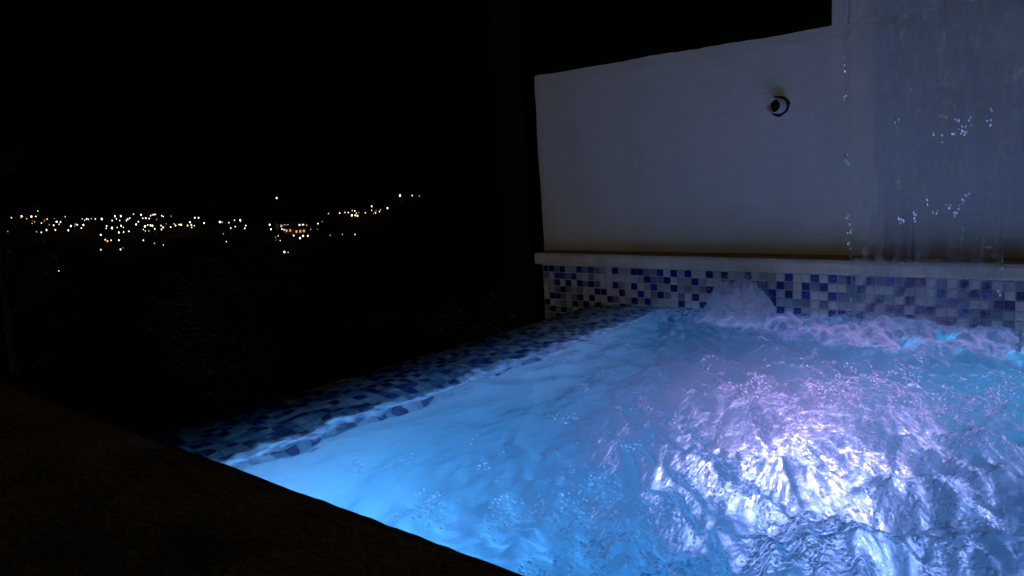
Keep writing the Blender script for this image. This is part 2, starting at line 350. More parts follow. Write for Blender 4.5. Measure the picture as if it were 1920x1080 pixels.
# mosaic tiles: one bevelled mesh for each colour, shared
def tile_bm(s=0.0284, t=0.005):
    bm = bmesh.new(); bmesh.ops.create_cube(bm, size=1.0)
    for v in bm.verts: v.co = (v.co.x * s, v.co.y * s, v.co.z * t)
    top = [e for e in bm.edges if all(v.co.z > 0 for v in e.verts)]
    bmesh.ops.bevel(bm, geom=top, offset=0.0014, segments=1, affect='EDGES'); return bm
TILE_ME = []
for m_ in TILE_M:
    me = bpy.data.meshes.new('tile'); b = tile_bm(); b.to_mesh(me); b.free(); me.materials.append(m_); TILE_ME.append(me)
tile_co = np.array([v.co[:] for v in TILE_ME[0].vertices]); tile_fc = [tuple(p.vertices) for p in TILE_ME[0].polygons]
def lay_tiles(cells, parent, n_single, rest_name):
    """cells: list of (matrix, importance); the n_single most important become single tiles, the rest one joined part"""
    order = sorted(range(len(cells)), key=lambda i: -cells[i][1]); rest = []
    for rank, i in enumerate(order):
        c = cells[i][2]; mw = cells[i][0]
        if rank < n_single and cells[i][1] > 0:
            o = bpy.data.objects.new('tile', TILE_ME[c]); COL.objects.link(o); o.parent = parent
            o.matrix_parent_inverse = Matrix.Translation(-parent.location); o.matrix_basis = mw
        else: rest.append((mw, c))
    if rest:
        vs, fs, mi = [], [], []
        for mw, c in rest:
            a = np.array(mw); off = len(vs); vs += list((tile_co @ a[:3, :3].T + a[:3, 3]))
            fs += [tuple(off + k for k in f) for f in tile_fc]; mi += [c] * len(tile_fc)
        o = mobj(rest_name, vs, fs)
        for m_ in TILE_M: o.data.materials.append(m_)
        o.data.polygons.foreach_set('material_index', mi); under(o, parent); o['kind'] = 'stuff'
def mosaic(nr, nc, seed):
    """colour index for each cell: random, but two dark tiles seldom touch"""
    r = np.random.default_rng(seed); g = np.zeros((nr, nc), int)
    for j in range(nr):
        for i in range(nc):
            g[j, i] = r.choice(5, p=TILE_W)
            near = (i and g[j, i - 1] < 2) + (j and g[j - 1, i] < 2)
            if g[j, i] < 2 and near and r.random() < 0.72: g[j, i] = r.choice([2, 3, 4, 4])
    return g
def proj(P):
    d = np.array(P) - CAM; z = d @ fw; return 960 + F_PX * (d @ RT) / z, 540 - F_PX * (d @ UP) / z, z
def jitter(): return Matrix.Rotation(random.gauss(0, 0.018), 4, 'X') @ Matrix.Rotation(random.gauss(0, 0.018), 4, 'Y') @ Matrix.Rotation(random.gauss(0, 0.012), 4, 'Z')
cells = []
ncol = int((XR + 2.20) / PITCH_T); MOS = mosaic(14, ncol, 3)
for i in range(ncol):
    for j in range(14):
        x = -2.2 + (i + 0.5) * PITCH_T; z = 0.1615 - (j + 0.5) * PITCH_T
        px, py, dz = proj((x, TY, z))
        waterline = -0.02 if x > -1.6 else np.interp(x, [-2.2, -1.6], [-0.16, -0.02])
        seen = -20 < px < 1940 and z > waterline - 0.01
        mw = Matrix.Translation((x + random.gauss(0, 0.0004), TY - 0.0005, z + random.gauss(0, 0.0004))) @ Matrix.Rotation(math.radians(90), 4, 'X') @ jitter()
        cells.append((mw, 10.0 / dz if seen else -1.0, int(MOS[j, i])))
lay_tiles(cells, wall, 300, 'tile_remainder')

# ------------------------------------------------------------------ overflow edge on the left: rounded crest, apron falling away, mosaic
def lip_z(x):
    return np.interp(x, [-2.16, -1.98, -1.92, -1.86, -1.70, -1.65, -1.61, -1.585, -1.57], [-0.100, -0.040, -0.022, -0.0195, -0.042, -0.051, -0.066, -0.095, -0.14])
Y0, Y1 = 0.45, TY - 0.001
edge = empty('overflow_edge', (-1.8, 1.7, -1.7)); tag(edge, 'wide mosaic overflow edge sloping away on the left of the water', 'pool edge')
pts = [(-2.18, -1.7), (-2.18, -0.115), (-2.16, -0.1035)] + [(x, float(lip_z(x)) - 0.0055) for x in np.linspace(-2.15, -1.57, 40)] + [(-1.57, -1.7)]
bm = bmesh.new(); r0 = [bm.verts.new((x, Y0, z)) for x, z in pts]; r1 = [bm.verts.new((x, Y1, z)) for x, z in pts]
for k in range(len(pts)):
    k2 = (k + 1) % len(pts); bm.faces.new((r0[k], r0[k2], r1[k2], r1[k]))
bm.faces.new(r0); bm.faces.new(list(reversed(r1))); bmesh.ops.recalc_face_normals(bm, faces=bm.faces)
under(bobj('edge_body', bm, MAT['grout']), edge)
sx = np.linspace(-1.572, -2.15, 2000); sz = lip_z(sx); arc = np.concatenate([[0], np.cumsum(np.hypot(np.diff(sx), np.diff(sz)))])
cells = []; MOS = mosaic(60, 120, 9)
for j in range(int(arc[-1] / PITCH_T)):
    s = (j + 0.5) * PITCH_T; x = float(np.interp(s, arc, sx)); z = float(np.interp(s, arc, sz))
    xa, za = float(np.interp(s - .012, arc, sx)), float(np.interp(s - .012, arc, sz)); xb, zb = float(np.interp(s + .012, arc, sx)), float(np.interp(s + .012, arc, sz))
    ang = math.atan2(za - zb, xa - xb)
    for i in range(int((Y1 - Y0) / PITCH_T)):
        y = Y1 - 0.001 - (i + 0.5) * PITCH_T
        px, py, dz = proj((x, y, z)); line = 728 + 0.365 * px
        seen = py < line + 5 and px > 200
        mw = Matrix.Translation((x, y, z - 0.0025)) @ Matrix.Rotation(-ang, 4, 'Y') @ jitter()
        cells.append((mw, 10.0 / dz * (1.0 if x > -1.92 else 0.3) if seen else -1.0, int(MOS[j, i])))
lay_tiles(cells, edge, 300, 'tile_remainder')

# ------------------------------------------------------------------ basin, deck
NEAR = 0.665; DZ = 0.10
bm = box_bm(-1.58, 0.60, NEAR + 0.03, TY + 0.005, -1.0, -0.95)
tag(bobj('pool_floor', bm, MAT['basin']), kind='structure')
tag(bobj('pool_bench', box_bm(-0.95, 0.30, 1.55, TY + 0.004, -0.94, -0.64, 0.02), MAT['basin']), kind='structure')
tag(bobj('pool_side', box_bm(0.58, 0.80, NEAR, TY + 0.001, -1.7, DZ - 0.005), MAT['basin']), kind='structure')
# near deck: thick slab with a worn, slightly uneven edge over the water
bm = bmesh.new(); dx = np.concatenate([np.arange(-6.0, -3.0, 0.2), np.arange(-3.0, 0.8, 0.02)]); rg = np.random.default_rng(3)
e1 = np.convolve(rg.normal(0, 1, len(dx) + 8), np.ones(9) / 9, 'valid') * 0.002 + rg.normal(0, 0.0007, len(dx)); rows = []
for i, x in enumerate(dx):
    w = e1[i]
    rows.append([bm.verts.new(p) for p in ((x, NEAR + 0.02, -1.7), (x, NEAR + 0.02, DZ - 0.06), (x, NEAR - 0.002 + w, DZ - 0.045), (x, NEAR + w, DZ - 0.010 + w * .3), (x, NEAR - 0.006 + w, DZ - 0.002), (x, NEAR - 0.02, DZ), (x, 0.2, DZ + 0.001), (x, -3.5, DZ), (x, -3.5, -1.7))])
for a, b in zip(rows, rows[1:]):
    for k in range(8): bm.faces.new((a[k], b[k], b[k + 1], a[k + 1]))
bm.faces.new(list(reversed(rows[0]))); bm.faces.new(rows[-1]); bmesh.ops.recalc_face_normals(bm, faces=bm.faces)
tag(bobj('deck', bm, MAT['deck']), kind='structure')

# ------------------------------------------------------------------ underwater lamp on the bench
LX, LY, LZ = -0.70, 2.05, -0.64
LAMP_COL = (0.42, 0.43, 0.95)
LENS = glow('lamp_lens', (1.0, 0.62, 0.82), 6.0)
def pool_lamp(loc, rot, label, watts, col=LAMP_COL, beam=0):
    lamp = empty('pool_lamp', loc); lamp.rotation_euler = rot; tag(lamp, label, 'lamp')
    bm = bmesh.new(); prof = [(0.045, 0.004), (0.048, 0.020), (0.066, 0.026), (0.082, 0.018), (0.088, 0.001)]
    rings = [[bm.verts.new((r * math.cos(2 * math.pi * k / 40), r * math.sin(2 * math.pi * k / 40), z)) for k in range(40)] for r, z in prof]
    for a, b in zip(rings, rings[1:]):
        for k in range(40): bm.faces.new((a[k], a[(k + 1) % 40], b[(k + 1) % 40], b[k]))
    bobj('ring', bm, MAT['steel'], lamp, True)
    bm = bmesh.new(); c = bm.verts.new((0, 0, 0.024)); prev = None
    for r, z in ((0.026, 0.021), (0.046, 0.012)):
        ring = [bm.verts.new((r * math.cos(2 * math.pi * k / 32), r * math.sin(2 * math.pi * k / 32), z)) for k in range(32)]
        for k in range(32):
            if prev is None: bm.faces.new((c, ring[k], ring[(k + 1) % 32]))
            else: bm.faces.new((prev[k], ring[k], ring[(k + 1) % 32], prev[(k + 1) % 32]))
        prev = ring
    bobj('lens', bm, LENS, lamp, True)
    ld = bpy.data.lights.new('bulb', 'SPOT' if beam else 'POINT'); ld.energy = watts; ld.color = col; ld.shadow_soft_size = 0.020; ld.cycles.use_multiple_importance_sampling = False
    if beam: ld.spot_size = math.radians(beam); ld.spot_blend = 0.3
    lo = bpy.data.objects.new('bulb', ld); COL.objects.link(lo); lo.parent = lamp; lo.location = (0, 0, 0.09 if beam else 0.15)
    if beam: lo.rotation_euler = (math.radians(180), 0, 0)
pool_lamp((LX, LY, LZ), (0, 0, 0), 'round underwater lamp glowing white below the churning water', 25.0, (1.0, 0.235, 0.48))
pool_lamp((-1.12, NEAR + 0.021, -0.74), (math.radians(-72), 0, math.radians(14)), 'round underwater lamp in the near pool wall under the dark deck', 56.0, LAMP_COL, 150)
pool_lamp((0.579, 2.36, -0.17), (0, math.radians(-90), 0), 'added unseen lamp in the right pool wall that brightens the far water', 120.0, (0.05, 0.50, 0.95), 48)  # added lamp out of view, brightens the far water and foam

# ------------------------------------------------------------------ the water: churning heightfield over a closed body
C = 0.004; wx = np.arange(-2.10, 0.60, C); wy = np.arange(NEAR - 0.02, TY + 0.0025, C); nx, ny = len(wx), len(wy)
GX, GY = np.meshgrid(wx, wy)
def blob(cx, cy, sx, sy, rot=0.0):
    c, s = math.cos(rot), math.sin(rot); u = (GX - cx) * c + (GY - cy) * s; v = -(GX - cx) * s + (GY - cy) * c
    return np.exp(-(u / sx) ** 2 - (v / sy) ** 2)
churn = np.clip(1.1 * blob(-0.38, 1.55, 0.50, 0.70) + 0.8 * blob(-0.45, 2.05, 0.55, 0.30) + 0.8 * blob(-0.35, 1.05, 0.45, 0.30) + 0.45 * blob(-0.75, 1.30, 0.22, 0.45), 0, 1)
n_big = fft_noise(ny, nx, C, 0.22, 0.40, 1); n_mid = fft_noise(ny, nx, C, 0.09, 0.15, 2, 1.8, 0.6); n_sm = fft_noise(ny, nx, C, 0.035, 0.06, 3, 1.5, 0.4); n_xs = fft_noise(ny, nx, C, 0.014, 0.025, 4)
ridge = 0.8 - np.abs(fft_noise(ny, nx, C, 0.12, 0.22, 5, 2.2, 0.75)); ridge2 = 0.8 - np.abs(fft_noise(ny, nx, C, 0.05, 0.09, 6, 1.6, 0.4))
calm = 0.0030 * fft_noise(ny, nx, C, 0.12, 0.25, 8, 1.5, 0.3) + 0.0007 * n_mid + 0.00025 * n_sm
H = calm + churn * ((0.009 + 0.003 * blob(-0.25, 1.15, 0.4, 0.35)) * n_big + 0.0045 * n_mid + 0.015 * ridge + 0.0040 * ridge2 + 0.0020 * n_sm + 0.0008 * n_xs)
fall = np.exp(-((GY - 2.60) / 0.16) ** 2) * (1 / (1 + np.exp(-(GX + 1.02) / 0.06)))
jet = blob(-1.17, 2.64, 0.17, 0.14)
pd = np.hypot((GX + 1.160) / 0.110 + 0.10 * n_mid + 0.04 * n_sm, (GY - 2.66) / 0.090 + 0.10 * ridge); core = 1 / (1 + np.exp((pd - 1.0) / 0.075))
far = np.clip((GY - 2.2) / 0.35, 0, 1) * np.clip((GX + 1.5) / 0.25, 0, 1)
H += fall * (0.020 + 0.012 * n_big + 0.004 * n_mid + 0.003 * n_sm + 0.0012 * n_xs) + jet * (0.030 + 0.006 * n_mid + 0.003 * n_sm) + core * (0.088 + 0.004 * n_mid + 0.004 * ridge2 + 0.005 * n_sm + 0.0035 * n_xs) + far * (0.003 * n_mid + 0.004 * ridge + 0.0012 * n_sm)
# level towards the overflow edge: water piles slightly on the crest, then thins to a film and runs out
lz = lip_z(GX); t = np.clip((-1.66 - GX) / 0.20, 0, 1); t = t * t * (3 - 2 * t)
run = np.clip((-1.96 - GX + 0.02 * fft_noise(ny, nx, C, 0.15, 0.35, 9)) / 0.10, 0, 1)
film = 0.016 - 0.011 * np.clip((-1.82 - GX) / 0.12, 0, 1) + 0.0013 * n_sm + 0.0006 * n_xs + 0.0018 * fft_noise(ny, nx, C, 0.06, 0.12, 10, 2.0, 0.0) - 0.018 * run
film = np.where(run > 0.99, -0.012, film)
Z = (1 - t) * (H + 0.004) + t * (lz + film)
foam = np.clip(0.75 * fall + 0.75 * jet + 0.85 * core + 0.40 * far * np.clip((GX + 1.0) / 0.3, 0.25, 1) + 0.30 * churn * np.clip(ridge - 0.1, 0, 1) + 0.62 * np.exp(-((GX + 1.515 + 0.006 * n_mid) / 0.05) ** 2) * (0.9 + 0.2 * np.tanh(n_sm)), 0, 1.6)
chv = np.clip(churn + 0.25 * far, 0, 1)
fp = fft_noise(ny, nx, C, 0.10, 0.24, 41, 2.0, 0.5) + 0.55 * fft_noise(ny, nx, C, 0.03, 0.06, 42, 1.6, 0.5)
fz = 1.0 * blob(-0.42, 1.98, 0.42, 0.30) + 1.1 * blob(-0.45, 0.98, 0.40, 0.20) + 0.95 * blob(-0.22, 1.40, 0.34, 0.45) + 0.85 * blob(-0.60, 1.35, 0.28, 0.42) + 0.16 * blob(-0.95, 1.7, 0.45, 0.6)
froth = np.clip((fp + 2.6 * np.clip(fz, 0, 1.1) - 2.0) / 0.7, 0, 1) + 0.35 * churn * np.clip(ridge - 0.35, 0, 1) / 0.45
froth = np.clip(froth, 0, 1) * (GX > -1.42)
top = np.stack([GX.ravel(), GY.ravel(), Z.ravel()], 1)
idx = np.arange(nx * ny).reshape(ny, nx)
q = np.stack([idx[:-1, :-1], idx[:-1, 1:], idx[1:, 1:], idx[1:, :-1]], -1).reshape(-1, 4)
# closed body: skirt and bottom, lying inside the basin walls
loop = np.concatenate([idx[0, :], idx[1:, -1], idx[-1, -2::-1], idx[-2:0:-1, 0]]); bot = top[loop].copy(); bot[:, 2] = -0.97
nb = len(loop); off = len(top); verts = np.concatenate([top, bot])
bi = off + np.arange(nb); sk = np.stack([loop, bi, np.roll(bi, -1), np.roll(loop, -1)], 1)
me = bpy.data.meshes.new('water'); nq = len(q) + len(sk)
me.vertices.add(len(verts)); me.vertices.foreach_set('co', verts.ravel())
loops = np.concatenate([q.ravel(), sk.ravel(), bi[::-1]]); me.loops.add(len(loops)); me.loops.foreach_set('vertex_index', loops)
me.polygons.add(nq + 1); ls = np.concatenate([np.arange(nq) * 4, [nq * 4]]); me.polygons.foreach_set('loop_start', ls.astype(np.int32))
me.update(calc_edges=True); me.validate()
sm = np.zeros(len(me.polygons), bool); sm[:len(q)] = True; me.polygons.foreach_set('use_smooth', sm)
for nm, arr in (('foam', foam), ('churn', chv), ('froth', froth)):
    a = me.attributes.new(nm, 'FLOAT', 'POINT'); buf = np.zeros(len(verts), np.float32); buf[:len(top)] = arr.ravel(); a.data.foreach_set('value', buf)
me.materials.append(MAT['water'])
wo = bpy.data.objects.new('water', me); COL.objects.link(wo); tag(wo, kind='structure')
def water_z(x, y):
    i = np.clip(((np.asarray(x) - wx[0]) / C).round().astype(int), 0, nx - 1); j = np.clip(((np.asarray(y) - wy[0]) / C).round().astype(int), 0, ny - 1); return Z[j, i]

# floating bubbles: little clear domes in rafts on the churned water, a few strays on the calm side
def domes(px, py, r, name):
    n1, n2 = 10, 4; base = []
    for a in range(n2):
        e = -0.35 + (math.pi / 2 + 0.35) * a / n2
        base += [(math.cos(e) * math.cos(2 * math.pi * k / n1), math.cos(e) * math.sin(2 * math.pi * k / n1), math.sin(e)) for k in range(n1)]
    base.append((0, 0, 1)); base = np.array(base); fc = []
    for a in range(n2 - 1):
        for k in range(n1): fc.append((a * n1 + k, a * n1 + (k + 1) % n1, (a + 1) * n1 + (k + 1) % n1, (a + 1) * n1 + k))
    tri = [((n2 - 1) * n1 + k, (n2 - 1) * n1 + (k + 1) % n1, n2 * n1) for k in range(n1)]
    pz = water_z(px, py); V, Fc = [], []
    for i in range(len(px)):
        o = len(V) * 0 + i * len(base); V.append(base * r[i] * np.array([1, 1, 0.8]) + (px[i], py[i], pz[i]))
        Fc += [tuple(o + k for k in f) for f in fc] + [tuple(o + k for k in f) for f in tri]
    o = mobj(name, np.concatenate(V), Fc, MAT['bubble'], smooth=True); return o
patch = fft_noise(ny, nx, C, 0.10, 0.22, 21); wgt = froth * (0.4 + np.clip(patch, 0, 1))
wgt += 1.2 * np.clip(patch + 0.2, 0, 1) * blob(-0.55, 0.92, 0.22, 0.13)
wgt *= (GX > -1.0) & (GX < 0.1)
pr = (wgt / wgt.sum()).ravel(); pick = RNG.choice(len(pr), 4200, replace=False, p=pr)
bx = GX.ravel()[pick] + RNG.uniform(-.002, .002, len(pick)); by = GY.ravel()[pick] + RNG.uniform(-.002, .002, len(pick))
br = np.clip(RNG.lognormal(math.log(0.0034), 0.35, len(pick)), 0.002, 0.0085)
strx, stry = [], []
for _ in range(26):
    cx, cy_ = RNG.uniform(-1.3, -0.6), RNG.uniform(0.8, 2.2); k = RNG.integers(1, 6)
    strx += list(cx + RNG.normal(0, 0.018, k)); stry += list(cy_ + RNG.normal(0, 0.012, k))
bx = np.concatenate([bx, strx]); by = np.concatenate([by, stry]); br = np.concatenate([br, np.clip(RNG.lognormal(math.log(0.0042), 0.4, len(strx)), .002, .009)])
bub = domes(bx, by, br, 'bubbles'); tag(bub, 'clear bubbles floating in rafts on the churned pool water', 'bubbles', kind='stuff')

# ------------------------------------------------------------------ foam plume of the jet by the wall
def plume(cx, cy_, zb, wid, hei):
    bm = bmesh.new(); bmesh.ops.create_icosphere(bm, subdivisions=6, radius=1.0)
    from mathutils import noise
    for v in bm.verts:
        d = v.co.normalized(); z = d.z
        f = noise.fractal(d * 2.3 + Vector((3.1, 0.4, 7.7)), 1.0, 2.0, 5) * 0.30 + noise.fractal(d * 8.0, 1.0, 2.0, 4) * 0.07
        rr = 1.0 + f
        h = max(z, 0) ** 0.75
        flare = 1.0 + 0.55 * (1 - h) ** 2
        v.co = Vector((cx + d.x * rr * wid * flare, cy_ + d.y * rr * wid * 0.7 * flare, zb + (h * hei * (1 + 0.8 * f) if z > 0 else z * 0.03)))
    return bm
bm = plume(-1.165, 2.64, 0.0, 0.098, 0.125)
for _ in range(140):
    a, u = random.uniform(0, 6.28), random.random(); r = random.uniform(0.0012, 0.0038)
    p = Vector((-1.165 + math.cos(a) * random.uniform(0.02, 0.12), 2.64 + math.sin(a) * random.uniform(0.02, 0.08), random.uniform(0.07, 0.165)))
    m4 = Matrix.Translation(p); bmesh.ops.create_icosphere(bm, subdivisions=1, radius=r, matrix=m4)
tag(bobj('foam_plume', bm, MAT['foam'], smooth=True), 'mound of foaming water thrown up by a jet against the mosaic', 'foam')

# ------------------------------------------------------------------ waterfall sheet on the right with its spout above
SY = 2.66
def on_plane(px, py, Y): d = ray(px, py); return CAM + d * (Y - CAM[1]) / d[1]
zl = [on_plane(a, b, SY) for a, b in ((1577, 0), (1582, 130), (1589, 330), (1593, 470), (1596, 560), (1598, 625))]
zr = [on_plane(a, b, SY) for a, b in ((1955, 0), (1932, 200), (1898, 380), (1883, 470), (1868, 560), (1858, 640))]
lzv = np.array([p[2] for p in zl])[::-1]; lxv = np.array([p[0] for p in zl])[::-1]; rzv = np.array([p[2] for p in zr])[::-1]; rxv = np.array([p[0] for p in zr])[::-1]
ZTOP = 1.36; nu, nv = 90, 220
sheet_noise = fft_noise(nv + 1, nu + 1, 0.006, 0.05, 0.12, 31, 0.5, 0.0); sheet_fine = fft_noise(nv + 1, nu + 1, 0.006, 0.018, 0.04, 32, 0.7)
GLINT = [tuple(on_plane(a_, b_, SY)[[0, 2]]) for a_, b_ in ((1800, 232), (1765, 255), (1855, 215), (1700, 400), (1760, 385), (1800, 390), (1682, 218))]
sv_, sf_ = [], []
for side in (0, 1):
    for j in range(nv + 1):
        z = -0.03 + (ZTOP + 0.03) * j / nv
        xl = float(np.interp(z, lzv, lxv)); xr = float(np.interp(z, rzv, rxv))
        if z > lzv[-1]: xl = lxv[-1] - (z - lzv[-1]) * 0.03
        if z > rzv[-1]: xr = rxv[-1] + (z - rzv[-1]) * 0.06
        xl += 0.0025 * math.sin(z * 37) + 0.0015 * math.sin(z * 90 + 1); xr += 0.003 * math.sin(z * 31 + 2) + 0.0015 * math.sin(z * 77)
        drop = max(ZTOP - z, 0)
        yb = SY + 0.06 - 0.06 * min(1, math.sqrt(drop / 0.9))
        for i in range(nu + 1):
            u = i / nu; x = xl + (xr - xl) * u
            e = min(u, 1 - u); th = 0.0012 + 0.0075 * math.exp(-(e / 0.022) ** 2)
            if e < 0.004: th = 0.0004
            lump = 0.5 + 0.5 * min(1, drop / 0.5)
            gl_ = sum(math.exp(-((x - a_) / 0.035) ** 2 - ((z - b_) / 0.03) ** 2) for a_, b_ in GLINT)
            y = yb + lump * (0.0012 * sheet_noise[j, i] + (0.0004 + 0.0022 * gl_) * sheet_fine[j, i]) + (th if side else -th) * (1 + 0.15 * sheet_fine[j, i] * (e < 0.03))
            sv_.append((x, y, z))
W1 = nu + 1; S1 = (nv + 1) * W1
for j in range(nv):
    for i in range(nu):
        a = j * W1 + i; sf_.append((a, a + 1, a + W1 + 1, a + W1)); b = S1 + a; sf_.append((b, b + W1, b + W1 + 1, b + 1))
for j in range(nv):
    a = j * W1; sf_.append((a, a + W1, S1 + a + W1, S1 + a)); a = j * W1 + nu; sf_.append((a, S1 + a, S1 + a + W1, a + W1))
for i in range(nu):
    sf_.append((i, S1 + i, S1 + i + 1, i + 1)); a = nv * W1 + i; sf_.append((a, a + 1, S1 + a + 1, S1 + a))
tag(mobj('waterfall', sv_, sf_, MAT['sheet'], smooth=True), 'thin clear sheet of water falling in front of the wall', 'waterfall')
sp = empty('waterfall_spout', (-0.58, WY - 0.1, ZTOP - 0.03)); tag(sp, 'flat steel spout that feeds the falling sheet of water', 'spout')
under(bobj('blade', box_bm(lxv[-1] - 0.04, rxv[-1] + 0.05, SY + 0.045, WY - 0.002, ZTOP - 0.028, ZTOP - 0.004, 0.003), MAT['steel']), sp)
under(bobj('hood', box_bm(lxv[-1] - 0.04, rxv[-1] + 0.05, SY + 0.075, WY - 0.003, ZTOP + 0.004, ZTOP + 0.016, 0.003), MAT['steel']), sp)
for s_, xx in ((0, lxv[-1] - 0.042), (1, rxv[-1] + 0.040)):
    under(bobj('cheek', box_bm(xx, xx + 0.012, SY + 0.06, WY - 0.004, ZTOP - 0.034, ZTOP + 0.022, 0.002), MAT['steel']), sp)
# flat mirror drops, added as glints along the sheet's edge and folds
bm = bmesh.new()
FACE = Vector((0.12, -0.80, -0.50)).to_track_quat('Z', 'Y').to_matrix().to_4x4()
DROPS = [(1582, 118, 3), (1583, 132, 4), (1584, 186, 3), (1586, 292, 3), (1588, 300, 4), (1590, 306, 2), (1591, 408, 4), (1593, 420, 2), (1594, 434, 4), (1594, 455, 3), (1595, 560, 3), (1682, 217, 3), (1750, 250, 2), (1768, 262, 2), (1788, 248, 3), (1793, 222, 3), (1798, 232, 4), (1804, 240, 5), (1806, 246, 4), (1812, 244, 3), (1818, 226, 4), (1859, 204, 3), (1857, 228, 3), (1687, 404, 4), (1690, 412, 4), (1713, 398, 5), (1715, 408, 3), (1757, 396, 3), (1780, 386, 3), (1782, 392, 3), (1791, 402, 4), (1795, 392, 4), (1806, 374, 4), (1813, 362, 3), (1738, 372, 2), (1877, 500, 3), (1874, 545, 3)]
for px_, py_, n_ in DROPS:
    for q_ in range(n_):
        P = on_plane(px_ + random.gauss(0, 2.2), py_ + random.gauss(0, 4.5), SY - 0.012 + random.gauss(0, 0.003)); r_ = random.uniform(0.0016, 0.0034)
        bmesh.ops.create_icosphere(bm, subdivisions=2, radius=r_, matrix=Matrix.Translation(Vector(P)) @ FACE @ Matrix.Rotation(random.gauss(0, .22), 4, 'X') @ Matrix.Rotation(random.gauss(0, .22), 4, 'Y') @ Matrix.Diagonal((1.0, random.uniform(1.2, 3.0), 0.35, 1)))
tag(bobj('glint_drops', bm, MAT['glint'], smooth=True), 'mirror drops added as glints on the falling sheet of water', 'drops', kind='stuff')
# fine spray hanging where the sheet lands and over the jet
oc = np.array([(1, 0, 0), (-1, 0, 0), (0, 1, 0), (0, -1, 0), (0, 0, 1), (0, 0, -1)], float); of = [(0, 2, 4), (2, 1, 4), (1, 3, 4), (3, 0, 4), (2, 0, 5), (1, 2, 5), (3, 1, 5), (0, 3, 5)]
SV, SF = [], []; rs = np.random.default_rng(77)
for k in range(11000):
    if k % 5 < 3: x_, y_, h_ = rs.uniform(-0.95, -0.15), rs.normal(2.60, 0.07), rs.exponential(0.036)
    else: x_, y_, h_ = rs.normal(-1.16, 0.065), rs.normal(2.65, 0.045), rs.exponential(0.020)
    y_ = min(y_, 2.805); r_ = rs.uniform(0.0005, 0.0013)
    SV.append(oc * r_ + (x_, y_, float(water_z(x_, y_)) + h_)); SF += [tuple(6 * k + i for i in f) for f in of]
tag(mobj('spray', np.concatenate(SV), SF, MAT['foam'], smooth=True), 'fine spray over the jet and where the sheet lands', 'spray', kind='stuff')
# splash rope at the right border
bm = bmesh.new()
for k in range(46):
    t_ = k / 45; P = on_plane(1921 - 10 * math.sin(t_ * 2.2) + 3 * math.sin(t_ * 19), 598 + 95 * t_, 2.47)
    bmesh.ops.create_icosphere(bm, subdivisions=2, radius=random.uniform(0.0035, 0.0075), matrix=Matrix.Translation(Vector(P) + Vector((random.gauss(0, .002), random.gauss(0, .003), 0))) @ Matrix.Diagonal((1, 1, random.uniform(1, 1.9), 1)))
tag(bobj('water_splash', bm, MAT['drops'], smooth=True), 'string of splashing drops beside the falling water', 'splash')

# ------------------------------------------------------------------ drain pipe stub in its hole in the wall
pipe = empty('drain_pipe', (PIPE[0], WY, PIPE[1])); tag(pipe, 'grey plastic pipe stub sticking out of a round hole in the white wall', 'pipe')
def ring_bm(r_in, r_out, y0, y1, n=36):
    bm = bmesh.new(); prof = [(r_in, y0), (r_out, y0), (r_out, y1), (r_in, y1)]
    rings = [[bm.verts.new((r * math.cos(2 * math.pi * k / n), y, r * math.sin(2 * math.pi * k / n))) for k in range(n)] for r, y in prof]
    for a, b in zip(rings, rings[1:] + rings[:1]):
        for k in range(n): bm.faces.new((a[k], a[(k + 1) % n], b[(k + 1) % n], b[k]))
    bmesh.ops.recalc_face_normals(bm, faces=bm.faces); return bm
tube_o = bobj('tube', ring_bm(0.0252, 0.0285, -0.062, 0.10), MAT['pvc'], pipe, True)
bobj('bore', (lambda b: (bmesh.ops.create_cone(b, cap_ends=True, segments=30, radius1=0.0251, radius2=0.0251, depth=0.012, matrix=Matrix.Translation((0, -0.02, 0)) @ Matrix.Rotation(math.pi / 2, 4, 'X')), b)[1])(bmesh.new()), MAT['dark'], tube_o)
bm = bmesh.new(); n = 40; rr = [0.0385 * (1 + 0.05 * math.sin(3 * k * 2 * math.pi / n + 1) + 0.03 * math.sin(7 * k * 2 * math.pi / n)) for k in range(n)]
o_ = [bm.verts.new((rr[k] * math.cos(2 * math.pi * k / n), -0.0065, rr[k] * math.sin(2 * math.pi * k / n))) for k in range(n)]
i_ = [bm.verts.new((0.0284 * math.cos(2 * math.pi * k / n), -0.0045, 0.0284 * math.sin(2 * math.pi * k / n))) for k in range(n)]
w_ = [bm.verts.new((rr[k] * math.cos(2 * math.pi * k / n), 0.01, rr[k] * math.sin(2 * math.pi * k / n))) for k in range(n)]
for k in range(n):
    bm.faces.new((o_[k], o_[(k + 1) % n], i_[(k + 1) % n], i_[k])); bm.faces.new((o_[k], w_[k], w_[(k + 1) % n], o_[(k + 1) % n]))
bmesh.ops.recalc_face_normals(bm, faces=bm.faces)
bobj('hole_shade', bm, MAT['dark'], pipe)  # flat dark ring stands in for the shaded gap around the pipe

# ------------------------------------------------------------------ dark post behind the wall's end with a beam end above
def along(px, py, dist): d = ray(px, py); d = d / math.hypot(d[0], d[1]); return CAM + d * dist
P0 = along(972, 300, 4.6)
post = empty('wooden_post', (P0[0], P0[1], -1.75)); tag(post, 'dark wooden post standing behind the left end of the white wall', 'post')
bm = box_bm(-0.085, 0.085, -0.085, 0.085, 0, 4.2, 0.012)
bobj('upright', bm, MAT['wood'], post); bobj('beam', box_bm(-0.3, 1.4, -0.06, 0.06, 3.95, 4.12, 0.01), MAT['wood'], post)
post.rotation_euler = (0, 0, math.radians(18))

